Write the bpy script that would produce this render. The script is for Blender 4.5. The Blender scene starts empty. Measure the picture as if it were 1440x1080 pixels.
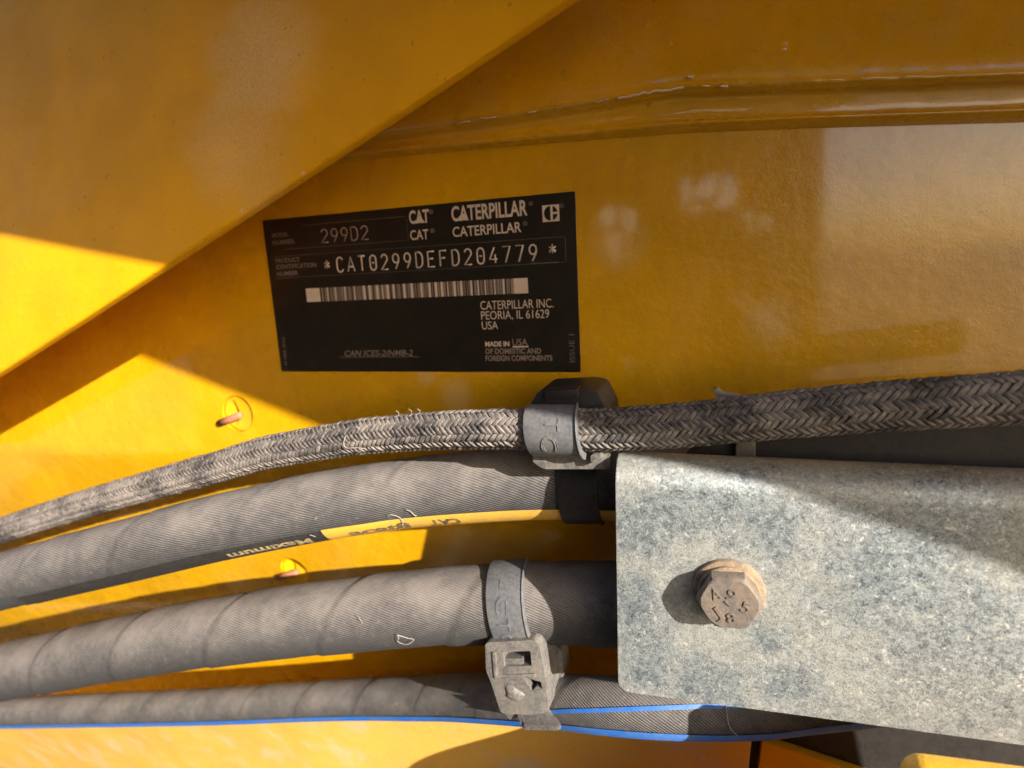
import bpy, bmesh, math, random
from mathutils import Vector, Matrix, noise
random.seed(7)
sc = bpy.context.scene
COL = sc.collection

# ------------------------------------------------------------------ camera
# World frame: X right along the panel, Z up, Y into the panel (panel face is Y = 0); metres.
F = 839.0                      # focal length in pixels of a 1440 px wide frame
DIST = 0.260                   # camera to panel face
def _n(v): return v.normalized()
_d1 = _n(Vector((-2565, -23, 839))); _d2 = _n(Vector((235, 4380, 839)))
AX = -_d1; AZ = -_d2; AZ = _n(AZ - AX * AX.dot(AZ)); AY = AZ.cross(AX)
RM = Matrix((AX, AY, AZ))      # camera (x right, y down, z forward) -> world
CAM = Vector((0, -DIST, 0))
cam = bpy.data.cameras.new('camera'); camo = bpy.data.objects.new('camera', cam); COL.objects.link(camo)
rc = RM @ Matrix(((1, 0, 0), (0, -1, 0), (0, 0, -1)))
camo.matrix_world = Matrix.Translation(CAM) @ rc.to_4x4()
cam.sensor_width = 36; cam.lens = 36 * F / 1440
cam.clip_start = 0.005; cam.clip_end = 5000
cam.dof.use_dof = True; cam.dof.focus_distance = 0.222; cam.dof.aperture_fstop = 9.5
sc.camera = camo

# ------------------------------------------------------------------ light
SUN = Vector((-1.54, 1.0, -0.68)).normalized()
el = math.asin(-SUN.z); az = math.atan2(-SUN.x, -SUN.y)
w = bpy.data.worlds.new('World'); sc.world = w; w.use_nodes = True
nt = w.node_tree; nt.nodes.clear()
sky = nt.nodes.new('ShaderNodeTexSky'); sky.sky_type = 'NISHITA'; sky.sun_disc = False
sky.sun_elevation = el; sky.sun_rotation = az; sky.dust_density = 2.0
bg = nt.nodes.new('ShaderNodeBackground'); bg.inputs['Strength'].default_value = 0.095
wo = nt.nodes.new('ShaderNodeOutputWorld')
nt.links.new(sky.outputs[0], bg.inputs[0]); nt.links.new(bg.outputs[0], wo.inputs[0])
sl = bpy.data.lights.new('sun', 'SUN'); sl.energy = 5.0; sl.angle = math.radians(0.5); sl.color = (1, 0.93, 0.82)
so = bpy.data.objects.new('sun', sl); COL.objects.link(so)
so.rotation_euler = SUN.to_track_quat('-Z', 'Y').to_euler(); so.location = (1, -1, 1)
sc.view_settings.view_transform = 'Standard'; sc.view_settings.look = 'None'
sc.view_settings.exposure = 1.2; sc.view_settings.gamma = 1

# ------------------------------------------------------------------ helpers
def at(px, py, h):
    r = RM @ Vector(((px - 720) / F, (py - 540) / F, 1)); return CAM + r * ((DIST - h) / r.y)
def proj(P):
    c = RM.transposed() @ (P - CAM); return 720 + F * c.x / c.z, 540 + F * c.y / c.z
def lerp_tab(tab, x):
    if x <= tab[0][0]: a, b = tab[0], tab[1]
    elif x >= tab[-1][0]: a, b = tab[-2], tab[-1]
    else:
        for a, b in zip(tab, tab[1:]):
            if a[0] <= x <= b[0]: break
    t = (x - a[0]) / (b[0] - a[0]); return a[1] + (b[1] - a[1]) * t
def thing(name, label, cat, loc=(0, 0, 0), group=None):
    o = bpy.data.objects.new(name, None); COL.objects.link(o); o.location = loc
    o.empty_display_size = 0.01
    o['label'] = label; o['category'] = cat
    if group: o['group'] = group
    return o
def tag(o, label, cat, group=None):
    o['label'] = label; o['category'] = cat
    if group: o['group'] = group
    return o
def origin(o):
    v = Vector((0, 0, 0))
    while o: v = v + Vector(o.location); o = o.parent
    return v
def link(name, me, mat, parent=None, smooth=True, auto=None):
    """link a mesh given in world coordinates as one object under its parent"""
    o = bpy.data.objects.new(name, me); COL.objects.link(o)
    off = origin(parent) if parent else Vector((0, 0, 0))
    if parent is not None: o.parent = parent
    # own origin in the middle of the piece
    n = len(me.vertices)
    c = Vector((0, 0, 0))
    for v in me.vertices: c += v.co
    c /= max(n, 1)
    me.transform(Matrix.Translation(-c)); o.location = c - off
    me.materials.clear(); me.materials.append(mat)
    if smooth:
        me.polygons.foreach_set('use_smooth', [True] * len(me.polygons))
        if auto: me.set_sharp_from_angle(angle=math.radians(auto))
    me.update()
    return o
def mesh(name, vs, fs, mat, parent=None, smooth=True, uv=None, auto=None):
    me = bpy.data.meshes.new(name); me.from_pydata([tuple(v) for v in vs], [], fs)
    if uv:
        l = me.uv_layers.new(name='UVMap'); k = 0
        for f in uv:
            for c in f: l.data[k].uv = c; k += 1
    bm = bmesh.new(); bm.from_mesh(me)
    if not uv: bmesh.ops.recalc_face_normals(bm, faces=bm.faces)
    bm.to_mesh(me); bm.free()
    return link(name, me, mat, parent, smooth, auto)
def grid(name, rows, mat, parent=None, flip=False, smooth=True):
    n = len(rows[0]); vs = [p for r in rows for p in r]; fs = []
    for i in range(len(rows) - 1):
        for j in range(n - 1):
            f = (i*n+j, i*n+j+1, (i+1)*n+j+1, (i+1)*n+j); fs.append(f[::-1] if flip else f)
    return mesh(name, vs, fs, mat, parent, smooth)
def prism_bm(front, back, bev=0.0, seg=2):
    """closed solid between two matching outlines; edges bevelled"""
    bm = bmesh.new(); a = [bm.verts.new(p) for p in front]; b = [bm.verts.new(p) for p in back]; n = len(a)
    bm.faces.new(a); bm.faces.new(b[::-1])
    for i in range(n): bm.faces.new((a[i], b[i], b[(i+1) % n], a[(i+1) % n]))
    bmesh.ops.recalc_face_normals(bm, faces=bm.faces)
    if bev: bmesh.ops.bevel(bm, geom=list(bm.edges), offset=bev, segments=seg, profile=0.6, affect='EDGES', clamp_overlap=True)
    return bm
def bm_obj(name, bm, mat, parent=None, auto=35):
    me = bpy.data.meshes.new(name); bm.to_mesh(me); bm.free(); return link(name, me, mat, parent, True, auto)
def prism(name, front, back, mat, parent=None, bev=0.0, seg=2, auto=35):
    return bm_obj(name, prism_bm(front, back, bev, seg), mat, parent, auto)
def slab(name, pxs, h0, h1, mat, parent=None, bev=0.0, seg=2):
    """outline given on plane h0 (front), extruded straight back to h1"""
    f = [at(x, y, h0) for x, y in pxs]; b = [p + Vector((0, h0 - h1, 0)) for p in f]
    return prism(name, f, b, mat, parent, bev, seg)
def baked(o):
    dg = bpy.context.evaluated_depsgraph_get(); return bpy.data.meshes.new_from_object(o.evaluated_get(dg))
def cut(o, cutters):
    """subtract cutter solids from a part, then drop the cutters"""
    for c in cutters:
        m = o.modifiers.new('cut', 'BOOLEAN'); m.operation = 'DIFFERENCE'; m.object = c; m.solver = 'EXACT'
    bpy.context.view_layer.update()
    me = baked(o); o.modifiers.clear(); old = o.data; o.data = me; bpy.data.meshes.remove(old)
    me.polygons.foreach_set('use_smooth', [True] * len(me.polygons)); me.set_sharp_from_angle(angle=math.radians(35))
    for c in cutters: bpy.data.objects.remove(c)
def rounded(pts, r, k=5):
    """round the corners of a 2-D outline"""
    out = []; n = len(pts)
    for i in range(n):
        p = Vector(pts[i]); a = Vector(pts[i-1]); b = Vector(pts[(i+1) % n])
        ra = min(r, (a-p).length * .45, (b-p).length * .45)
        s = p + (a-p).normalized() * ra; e = p + (b-p).normalized() * ra
        for j in range(k + 1):
            t = j / k; out.append(tuple(s * (1-t)**2 + p * 2*t*(1-t) + e * t*t))
    return out

def tube_mesh(polys, r, sides=6, flat=1.):
    vs, fs = [], []
    for pl in polys:
        n = len(pl); b0 = len(vs)
        for i, p in enumerate(pl):
            t = (pl[min(i+1, n-1)] - pl[max(i-1, 0)]).normalized()
            e1 = t.cross(Vector((0, 1, 0))); e1 = e1.normalized() if e1.length > 1e-6 else Vector((1, 0, 0)); e2 = t.cross(e1)
            for q in range(sides):
                a = 2 * math.pi * q / sides; d = e1 * math.cos(a) + e2 * math.sin(a); d.y *= flat
                vs.append(p + d * r)
        for i in range(n - 1):
            for q in range(sides): fs.append((b0+i*sides+q, b0+i*sides+(q+1) % sides, b0+(i+1)*sides+(q+1) % sides, b0+(i+1)*sides+q))
        fs.append(tuple(b0 + q for q in range(sides))); fs.append(tuple(b0 + (n-1)*sides + q for q in range(sides)))
    return vs, fs

# ------------------------------------------------------------------ materials
class NT:
    def __init__(s, name):
        s.m = bpy.data.materials.new(name); s.m.use_nodes = True; s.t = s.m.node_tree; s.t.nodes.clear()
        s.out = s.n('ShaderNodeOutputMaterial'); s.b = s.n('ShaderNodeBsdfPrincipled'); s.l(s.b.outputs[0], s.out.inputs[0])
    def n(s, t, **k):
        x = s.t.nodes.new(t)
        for a, v in k.items(): setattr(x, a, v)
        return x
    def l(s, a, b): s.t.links.new(a, b)
    def obj(s):
        if not hasattr(s, 'tc'): s.tc = s.n('ShaderNodeNewGeometry')
        return s.tc.outputs['Position']
    def uv(s): return s.n('ShaderNodeTexCoord').outputs['UV']
    def noise(s, scale, detail=4, rough=.55, vec=None):
        x = s.n('ShaderNodeTexNoise'); x.inputs['Scale'].default_value = scale; x.inputs['Detail'].default_value = detail
        x.inputs['Roughness'].default_value = rough; s.l(vec or s.obj(), x.inputs['Vector']); return x.outputs['Fac']
    def ramp(s, fac, lo, hi, a=0., b=1.):
        x = s.n('ShaderNodeMapRange'); x.interpolation_type = 'SMOOTHSTEP'; s.l(fac, x.inputs[0])
        for i, v in enumerate((lo, hi, a, b)): x.inputs[i+1].default_value = v
        return x.outputs[0]
    def math(s, op, a, b=None):
        x = s.n('ShaderNodeMath', operation=op)
        for i, v in enumerate((a, b)):
            if v is None: continue
            if isinstance(v, (int, float)): x.inputs[i].default_value = v
            else: s.l(v, x.inputs[i])
        return x.outputs[0]
    def mix(s, fac, a, b, mode='MIX'):
        x = s.n('ShaderNodeMix', data_type='RGBA', blend_type=mode)
        for i, v in ((0, fac), (6, a), (7, b)):
            if isinstance(v, (int, float)): x.inputs[i].default_value = v
            elif isinstance(v, tuple): x.inputs[i].default_value = (*v, 1)
            else: s.l(v, x.inputs[i])
        return x.outputs[2]
    def set(s, **k):
        for a, v in k.items():
            i = s.b.inputs[a.replace('_', ' ')]
            if isinstance(v, (int, float)): i.default_value = v
            elif isinstance(v, tuple): i.default_value = (*v, 1)
            else: s.l(v, i)
        return s
    def bump(s, h, dist, strength=1.):
        x = s.n('ShaderNodeBump'); x.inputs['Distance'].default_value = dist; x.inputs['Strength'].default_value = strength
        s.l(h, x.inputs['Height']); s.l(x.outputs[0], s.b.inputs['Normal'])
    def spot(s, c, r, soft=.5, wob=.5, wscale=60):
        """blotch mask round a point of the surface, with a ragged outline"""
        d = s.n('ShaderNodeVectorMath', operation='DISTANCE'); s.l(s.obj(), d.inputs[0]); d.inputs[1].default_value = tuple(c)
        q = s.math('DIVIDE', d.outputs['Value'], r)
        q = s.math('ADD', q, s.math('MULTIPLY', s.math('SUBTRACT', s.noise(wscale, 5, .6), .5), wob * 2))
        return s.ramp(q, 1 - soft, 1 + soft, 1, 0)

YEL = (0.78, 0.405, 0.004)
def paint(name, base=YEL, dust=.25, rough=.32, spots=(), dustcol=(.50, .37, .22), fine=1.0, spotcol=(.92, .78, .60), coat=(.15, .14), dbase=0.):
    m = NT(name)
    d1 = m.ramp(m.noise(38, 6, .65), .45, .80)
    d2 = m.ramp(m.noise(900, 3, .6), .50, .80)
    d = m.math('MULTIPLY', m.math('ADD', m.math('MULTIPLY', d1, .7), m.math('MULTIPLY', m.math('MULTIPLY', d1, d2), .5)), dust)
    if dbase: d = m.math('ADD', d, m.math('MULTIPLY', m.ramp(m.noise(600, 4, .7), .3, .65, .5, 1.), dbase))
    ds = 0.
    for c, r, k, soft in spots:
        sp = m.math('MULTIPLY', m.spot(c, r, soft), k)
        sp = m.math('MULTIPLY', sp, m.ramp(m.noise(1100, 4, .75), .34, .66, .30, 1.))
        ds = m.math('MAXIMUM', ds, sp)
    tone = m.ramp(m.noise(22, 3), .3, .7, .90, 1.06)
    hsv = m.n('ShaderNodeHueSaturation'); hsv.inputs['Color'].default_value = (*base, 1); m.l(tone, hsv.inputs['Value'])
    col = m.mix(d, hsv.outputs[0], dustcol)
    if spots: col = m.mix(ds, col, spotcol)
    sp = m.ramp(m.noise(420, 2, .5), .70, .76)        # small dark specks of grit
    col = m.mix(m.math('MULTIPLY', sp, .35), col, (.10, .06, .03))
    m.set(Base_Color=col, Roughness=m.math('ADD', m.math('MULTIPLY', d, .8), m.ramp(m.noise(60, 5), .3, .7, rough - .06, rough + .08)),
          Specular_IOR_Level=.5, Coat_Weight=coat[0], Coat_Roughness=coat[1], Coat_IOR=1.75)
    hb = m.math('ADD', m.math('MULTIPLY', m.noise(260, 3), .6), m.math('MULTIPLY', m.noise(1400, 2), .25 * fine))
    if fine > 1: hb = m.math('ADD', hb, m.math('MULTIPLY', m.noise(75, 2), 1.6))
    m.bump(hb, .00035)
    return m.m
def hose_mat(name, period, ang, base=(.050, .049, .052), dust=(.262, .232, .216), amt=.74, cross=.14):
    m = NT(name); uv = m.uv()
    def wave(a, p):
        mp = m.n('ShaderNodeMapping', vector_type='POINT'); mp.inputs['Rotation'].default_value = (0, 0, a); m.l(uv, mp.inputs['Vector'])
        x = m.n('ShaderNodeTexWave', wave_type='BANDS', bands_direction='Y'); x.inputs['Scale'].default_value = .31416 / p
        x.inputs['Distortion'].default_value = .9; x.inputs['Detail'].default_value = 2; x.inputs['Detail Scale'].default_value = 1.5
        m.l(mp.outputs[0], x.inputs['Vector']); return x.outputs['Fac']
    a = wave(ang, period); b = wave(ang + 1.35, period * .8)
    fab = m.math('ADD', a, m.math('MULTIPLY', b, cross))
    big = m.ramp(m.noise(45, 5, .6), .30, .70); mid = m.noise(260, 5, .65); fin = m.noise(2200, 3, .6)
    sep = m.n('ShaderNodeSeparateXYZ'); m.l(uv, sep.inputs[0])
    topd = m.ramp(sep.outputs['Y'], -.012, .017, .08, 1.05)    # dust lies on the upper side of the hose
    d = m.math('MULTIPLY', m.math('MULTIPLY', m.math('ADD', m.math('MULTIPLY', big, .45), .62), topd), amt)
    d = m.math('ADD', d, m.math('MULTIPLY', m.math('SUBTRACT', mid, .5), .45))
    d = m.math('ADD', d, m.math('MULTIPLY', m.math('SUBTRACT', fab, .6), .34))
    d = m.math('ADD', d, m.math('MULTIPLY', m.math('SUBTRACT', fin, .5), .30))
    col = m.mix(m.ramp(d, 0, 1), base, dust)
    spk = m.ramp(m.noise(520, 3, .6), .66, .74)
    col = m.mix(m.math('MULTIPLY', spk, .45), col, (.32, .285, .25))
    m.set(Base_Color=col, Roughness=.82, Specular_IOR_Level=.25)
    m.bump(m.math('ADD', fab, m.math('MULTIPLY', mid, .8)), .00022, .9)
    return m.m
def plain(name, base, rough=.6, dust=0, dustcol=(.33, .28, .23), metallic=0., nscale=300, bump=.0001, spec=.5):
    m = NT(name)
    d = m.math('MULTIPLY', m.ramp(m.math('ADD', m.math('MULTIPLY', m.noise(nscale, 5, .65), .6), m.math('MULTIPLY', m.noise(nscale * .18, 4, .6), .4)), .36, .64), dust)
    col = m.mix(d, base, dustcol)
    m.set(Base_Color=col, Roughness=rough, Metallic=metallic, Specular_IOR_Level=spec)
    m.bump(m.math('ADD', m.noise(nscale * 3, 4, .6), m.math('MULTIPLY', m.noise(nscale * .5, 3), .7)), bump)
    return m.m

# ------------------------------------------------------------------ ground, boom and added light blockers
M_ground = plain('dry_soil', (.11, .085, .06), .95, .5, (.15, .12, .085), nscale=6, bump=.01)
g = mesh('ground', [(-900, -900, -.95), (900, -900, -.95), (900, 900, -.95), (-900, 900, -.95)], [(0, 1, 2, 3)], M_ground, smooth=False)
g['kind'] = 'structure'; g['label'] = 'dry tan soil below the machine'

# wall plane shadow line  Z = z0 + k (X - x0)
SX, SZ, SK = -.2553, -.0590, -.332
def boom():
    """yellow lift boom overhead and to the right; its lower edge draws the slanting shade line"""
    t = .27
    p0 = Vector((SX, 0, SZ)) + Vector((1.54, -1, .68)) * t
    d = Vector((1, 0, SK)).normalized(); u = Vector((-d.z, 0, d.x))
    a = p0 - d * .40; b = p0 + d * 1.0
    m = paint('boom_paint', dust=.2)
    H = .46; Tk = -.09
    f = [a, b, b + u * H, a + u * H]; k = [q + Vector((0, -Tk, 0)) for q in f]
    r = thing('boom', 'long yellow steel boom crossing overhead that shades the upper panel', 'boom', p0)
    prism('boom_beam', f, k, m, r, .004, 2)
boom()
def bounce_blocker():
    """unseen crawler belt added below the frame to block ground bounce: dark, with lugs"""
    m = plain('blocker_rubber', (.022, .021, .02), .85, .5, (.07, .055, .04), nscale=40, bump=.001)
    r = thing('blocker_track', 'dark crawler belt added unseen below the panel to block ground bounce', 'bounce_blocker', (0, -.30, -.95))
    for nm, y0, y1 in (('blocker_belt', -.62, -.10),):
        f = [Vector((x, y0, z)) for x, z in rounded([(-1.3, -.94), (1.3, -.94), (1.3, -.50), (-1.3, -.50)], .20, 8)]
        prism(nm, f, [p + Vector((0, y1 - y0, 0)) for p in f], m, r, .006, 2)
    for k in range(16):
        x = -1.05 + k * .14
        f = [Vector((x, -.61, -.502)), Vector((x + .06, -.61, -.502)), Vector((x + .05, -.61, -.475)), Vector((x + .01, -.61, -.475))]
        prism('blocker_lug', f, [p + Vector((0, .50, 0)) for p in f], m, r, .004, 1)
bounce_blocker()
def sky_blocker():
    """unseen black screen added behind the camera; it keeps the open sky off the panel"""
    m = plain('screen_paint', (.020, .018, .016), .5, .5, (.06, .048, .035), nscale=30, bump=.0003)
    r = thing('blocker_screen', 'black steel screen added opposite the yellow panel to block sky light', 'sky_blocker', (.42, -.62, -.45))
    def fr(pts, y): return [Vector((x, y, z)) for x, z in pts]
    o = rounded([(-.98, -.46), (.145, -.46), (.145, .55), (-.98, .55)], .06, 5)
    skin = prism('screen_skin', fr(o, -.66), fr(o, -.655), m, r, .001, 1)
    k = (DIST + .655) / DIST            # holes shaped to place bright sky reflections in the gloss of the panel
    cs = []
    for pl in ([(957, 254), (966, 246), (972, 262), (969, 284), (961, 298)],
               [(978, 262), (994, 250), (1006, 243), (1010, 262), (1001, 281), (988, 276), (976, 284)],
               [(1014, 246), (1026, 243), (1037, 268), (1031, 290), (1012, 294), (1000, 291), (1016, 270)],
               [(972, 290), (992, 288), (990, 297), (966, 299)],
               [(840, 302), (852, 290), (866, 288), (868, 306), (856, 322), (846, 318)],
               [(872, 292), (893, 294), (895, 318), (884, 330), (878, 312)],
               [(852, 332), (870, 326), (874, 350), (868, 386), (856, 360)],
               [(1041, 300), (1057, 298), (1062, 308), (1048, 312)], [(1050, 317), (1063, 315), (1060, 327), (1052, 326)],
               [(1022, 419), (1040, 416), (1058, 424), (1052, 434), (1034, 428)],
               [(1062, 430), (1078, 434), (1098, 458), (1103, 478), (1090, 474), (1076, 456), (1060, 444)],
               [(1068, 300), (1086, 306), (1080, 330), (1070, 318)]):
        q = [at(x, y, 0) * k for x, y in rounded(pl, 6, 3)]
        f = [Vector((p.x, -.70, p.z)) for p in q]
        cs.append(prism('cutter', f, [p + Vector((0, .08, 0)) for p in f], m))
    cut(skin, cs)
    for k, (a, b) in enumerate((((-.92, -.44), (.11, -.38)), ((-.92, .46), (.11, .52)), ((-.94, -.38), (-.88, .46)), ((-.38, -.38), (-.32, .46)))):
        q = [(a[0], a[1]), (b[0], a[1]), (b[0], b[1]), (a[0], b[1])]; prism('screen_rib', fr(q, -.6548), fr(q, -.632), m, r, .003, 1)
sky_blocker()

# ------------------------------------------------------------------ yellow body panel
Z_CR = -.098
P1 = at(606, 770, -.012); P2 = at(541, 912, -.035)
def wall_h(z):
    z1, z2 = P1.z, P2.z
    s1 = -.012 / (z1 - Z_CR); s2 = (-.035 + .012) / (z2 - z1)
    if z > Z_CR: return 0.
    if z > z1: return (z - Z_CR) * s1
    return -.012 + (z - z1) * s2
sheen_spots = [(at(868, 340, 0), .010, .22, .6), (at(1085, 452, 0), .009, .18, .6), (at(600, 527, 0), .005, .25, .6), (at(640, 556, 0), .007, .28, .7)]  # faint pale patches painted in for light reflected on the panel
M_wall = paint('panel_paint', dust=.10, rough=.24, spots=sheen_spots, coat=(1.0, .065), fine=1.3)
body = thing('body_panel', 'glossy yellow steel side panel carrying the black identification plate', 'panel', (0, 0, 0))
zs = [.40, .25, .15, .08, .04, 0, -.03, -.06, -.085, -.094, -.098, -.103, -.115] + [-.13 - .02 * i for i in range(26)]
xs = [-1.0 + .05 * i for i in range(35)]
fr = [[Vector((x, -wall_h(z), z)) for x in xs] for z in zs]
n = len(xs)
vs = [p for r in fr for p in r] + [p + Vector((0, .008, 0)) for r in fr for p in r]; fs = []; N = len(zs) * n
for i in range(len(zs) - 1):
    for j in range(n - 1):
        a, b, c, d = i*n+j, i*n+j+1, (i+1)*n+j+1, (i+1)*n+j
        fs += [(a, d, c, b), (N+a, N+b, N+c, N+d)]
rim = [j for j in range(n)] + [i*n+n-1 for i in range(1, len(zs))] + [(len(zs)-1)*n+j for j in range(n-2, -1, -1)] + [i*n for i in range(len(zs)-2, 0, -1)]
for k in range(len(rim)):
    a, b = rim[k], rim[(k+1) % len(rim)]; fs.append((a, b, N+b, N+a))
sheet = mesh('panel_sheet', vs, fs, M_wall, body, auto=30)
# two round holes, each with a recessed plug and a rusty pin
HOLES = [(334, 582, .0104), (414, 803, .0098)]
M_rust = plain('rusty_pin', (.42, .17, .085), .8, .6, (.55, .28, .16), nscale=500)
cs = []
hole_c = []
for px, py, r in HOLES:
    h = 0.
    for _ in range(12): h = wall_h(at(px, py, h).z)
    c = at(px, py, h); hole_c.append((c, r))
    ring = [c + Vector((math.cos(a) * r, -.02, math.sin(a) * r)) for a in [2 * math.pi * k / 40 for k in range(40)]]
    cs.append(prism('cutter', ring, [p + Vector((0, .05, 0)) for p in ring], M_wall))
cut(sheet, cs)
M_plug = paint('plug_paint', dust=.15, rough=.3)
for (c, r), (px, py, _) in zip(hole_c, HOLES):
    slope = wall_h(c.z - .005) - wall_h(c.z + .005); tilt = -slope / .01
    rows = []
    for q, (rr, dy) in enumerate([(1.04, .0042), (1.0, .0022), (.96, .0011), (.80, .0014), (.4, .0018), (.02, .0019)]):
        rows.append([c + Vector((math.cos(a) * r * rr, dy + (.0022 if (math.cos(a) < -.35 and rr < .9) else 0) * (1-rr) + tilt * -math.sin(a) * r * rr * -1 * 1.0, math.sin(a) * r * rr)) for a in [2 * math.pi * k / 36 for k in range(37)]])
    grid('hole_plug', rows, M_plug, body)
    a = c + Vector((-r * 1.25, -.0005, -r * .55)); b = c + Vector((r * .30, -.0002, -r * .02))
    d = (b - a).normalized(); e1 = d.cross(Vector((0, 1, 0))).normalized(); e2 = d.cross(e1)
    rr = .0021
    ring0 = [[a + d * (b - a).length * t + (e1 * math.cos(u) + e2 * math.sin(u)) * rr * k for u in [2 * math.pi * q / 14 for q in range(15)]]
             for t, k in [(0, .02), (0, 1), (.5, 1.02), (.9, .98), (.97, .8), (1, .05)]]
    grid('rusty_pin', ring0, M_rust, body)

# rolled rail along the top of the panel
def yT(tab): return lambda x: lerp_tab(tab, x)
L0 = yT([(-200, 322), (200, 268), (400, 240), (540, 222), (720, 206), (960, 188), (1125, 181), (1500, 170)])
LB = yT([(-200, 306), (200, 254), (400, 227), (540, 210), (720, 195), (960, 173), (1125, 166), (1500, 153)])
LR = yT([(-200, 285), (200, 232), (400, 202), (565, 181), (720, 162), (860, 140), (960, 124), (1125, 119), (1500, 105)])
cols = list(range(-200, 1640, 7))
ctrl = [(L0, 2, -.002), (L0, -1, .0005), (L0, -5, .0035), (LB, 3, .0072), (LB, -2, .0080), (LB, -8, .0070), (LR, 14, .0080), (LR, 6, .0118), (LR, -2, .0142),
        (LR, -10, .0142), (LR, -30, .0120), (LR, -90, .0095), (LR, -190, .0050), (LR, -420, -.006)]
rows = []
for k in range(len(ctrl) * 4 - 3):
    i = min(k // 4, len(ctrl) - 2); t = k / 4 - i
    def cr(f):
        q = [f(ctrl[max(0, min(len(ctrl)-1, i + o))]) for o in (-1, 0, 1, 2)]
        return .5 * (2*q[1] + (q[2]-q[0]) * t + (2*q[0]-5*q[1]+4*q[2]-q[3]) * t*t + (3*q[1]-q[0]-3*q[2]+q[3]) * t**3)
    row = []
    for x in cols:
        y = cr(lambda c: c[0](x) + c[1]); h = cr(lambda c: c[2])
        P = at(x, y, h)
        wgt = max(0, 1 - abs(k - 32) / 8)
        nz = noise.fractal(Vector((P.x * 90, P.z * 90, 3)), 1, 2, 4)
        row.append(P + Vector((0, -nz * .00045 * (.25 + wgt), nz * .0005 * wgt)))
    rows.append(row)
glints_ = [(at(880 + 12 * i + random.uniform(-3, 3), LR(880 + 12 * i) - 1 + random.uniform(-3, 3), .0113), .0014, .75, .35) for i in range(-2, 8)]
glints = [(at(x, y, .0113), .0009, .7, .4) for x, y in ((747, 152), (973, 107), (1018, 117), (990, 117), (1105, 60), (1122, 108), (944, 59), (640, 170), (690, 164))]  # pale spots painted as glints on the rail
M_rail = paint('rail_paint', dust=.22, rough=.26, spots=glints, dustcol=(.62, .46, .28), coat=(1.0, .08))
rail = grid('top_rail', rows, M_rail, body)
M_glint = plain('glint_pale', (.92, .76, .54), .22, .3, (.70, .45, .18), nscale=900)  # pale colour of the thin tubes that paint glints along the ridge
def bead(px0, px1, y_off, amp, r0):
    P = []
    for x in range(px0, px1, 3):
        P.append(at(x, LR(x) + y_off + amp * noise.fractal(Vector((x * .045, y_off, 1)), 1, 2, 3), .0146))
    v, f = tube_mesh([P], r0, 6)
    for i in range(len(v)): v[i] = v[i] + Vector((0, 1, 0)) * (noise.noise(v[i] * 700) * r0 * 1.2)
    mesh('edge_glint', v, f, M_glint, body)
for a_, b_, yo, am, r0 in ((838, 858, 0, 2, .00022), (868, 962, -1, 5, .00045), (966, 978, -14, 7, .0005), (986, 1000, -2, 2, .0003), (1012, 1026, -1, 2, .0004), (640, 662, 2, 2, .0002), (676, 700, 0, 2, .0002), (742, 756, -1, 2, .0003), (1100, 1108, -50, 2, .0005)): bead(a_, b_, yo, am, r0)

# ------------------------------------------------------------------ lower panel, frame member and dark gap at the bottom
M_low = paint('lower_panel_paint', dust=1.0, rough=.5, dustcol=(.60, .43, .24), dbase=.36)
lp0 = at(640, 1012, .003); lpn = Vector((0, -math.cos(math.radians(20)), -math.sin(math.radians(20))))
def on_low(x, y):
    r = RM @ Vector(((x - 720) / F, (y - 540) / F, 1)); return CAM + r * ((lp0 - CAM).dot(lpn) / r.dot(lpn))
lf = [on_low(x, y) for x, y in [(-150, 1026), (315, 1018), (480, 1014), (640, 1006), (760, 985), (1063, 990), (1051, 1100), (1040, 1190), (-110, 1190)]]
prism('lower_panel', lf, [p - lpn * .006 for p in lf], M_low, None, .0012)
tag(bpy.data.objects['lower_panel'], 'dusty yellow plate along the bottom edge, below the blue striped hose', 'plate')
M_black = plain('gap_black', (.012, .011, .011), .7, .35, (.05, .042, .036))
slab('dark_gap_slab', [(1020, 960), (1700, 930), (1700, 1400), (1010, 1400)], -.014, -.030, M_black, None, .001)  # black slab put in to paint the dark gap
tag(bpy.data.objects['dark_gap_slab'], 'black slab standing in for the dark gap behind the small yellow frame corner, bottom right', 'gap_slab')
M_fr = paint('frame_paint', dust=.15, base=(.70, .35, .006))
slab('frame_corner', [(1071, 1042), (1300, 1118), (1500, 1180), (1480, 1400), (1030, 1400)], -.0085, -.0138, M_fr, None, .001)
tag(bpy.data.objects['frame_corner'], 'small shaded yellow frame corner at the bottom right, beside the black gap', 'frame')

# plate added below the bracket, mostly unseen, as a shade caster; its rounded corner shades the lowest hose and plate
gt = thing('caster_plate', 'yellow plate added just below the bracket to shade the lowest hose', 'shade_caster', at(1300, 1300, .09))
slab('caster_sheet', rounded([(1278, 1078), (2600, 1258), (2600, 2400), (860, 2400), (960, 1310), (1001, 1277), (1044, 1256), (1130, 1221), (1197, 1194), (1265, 1140)], 30, 5), .090, .084, paint('caster_paint', dust=.4), gt, .001)

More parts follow.
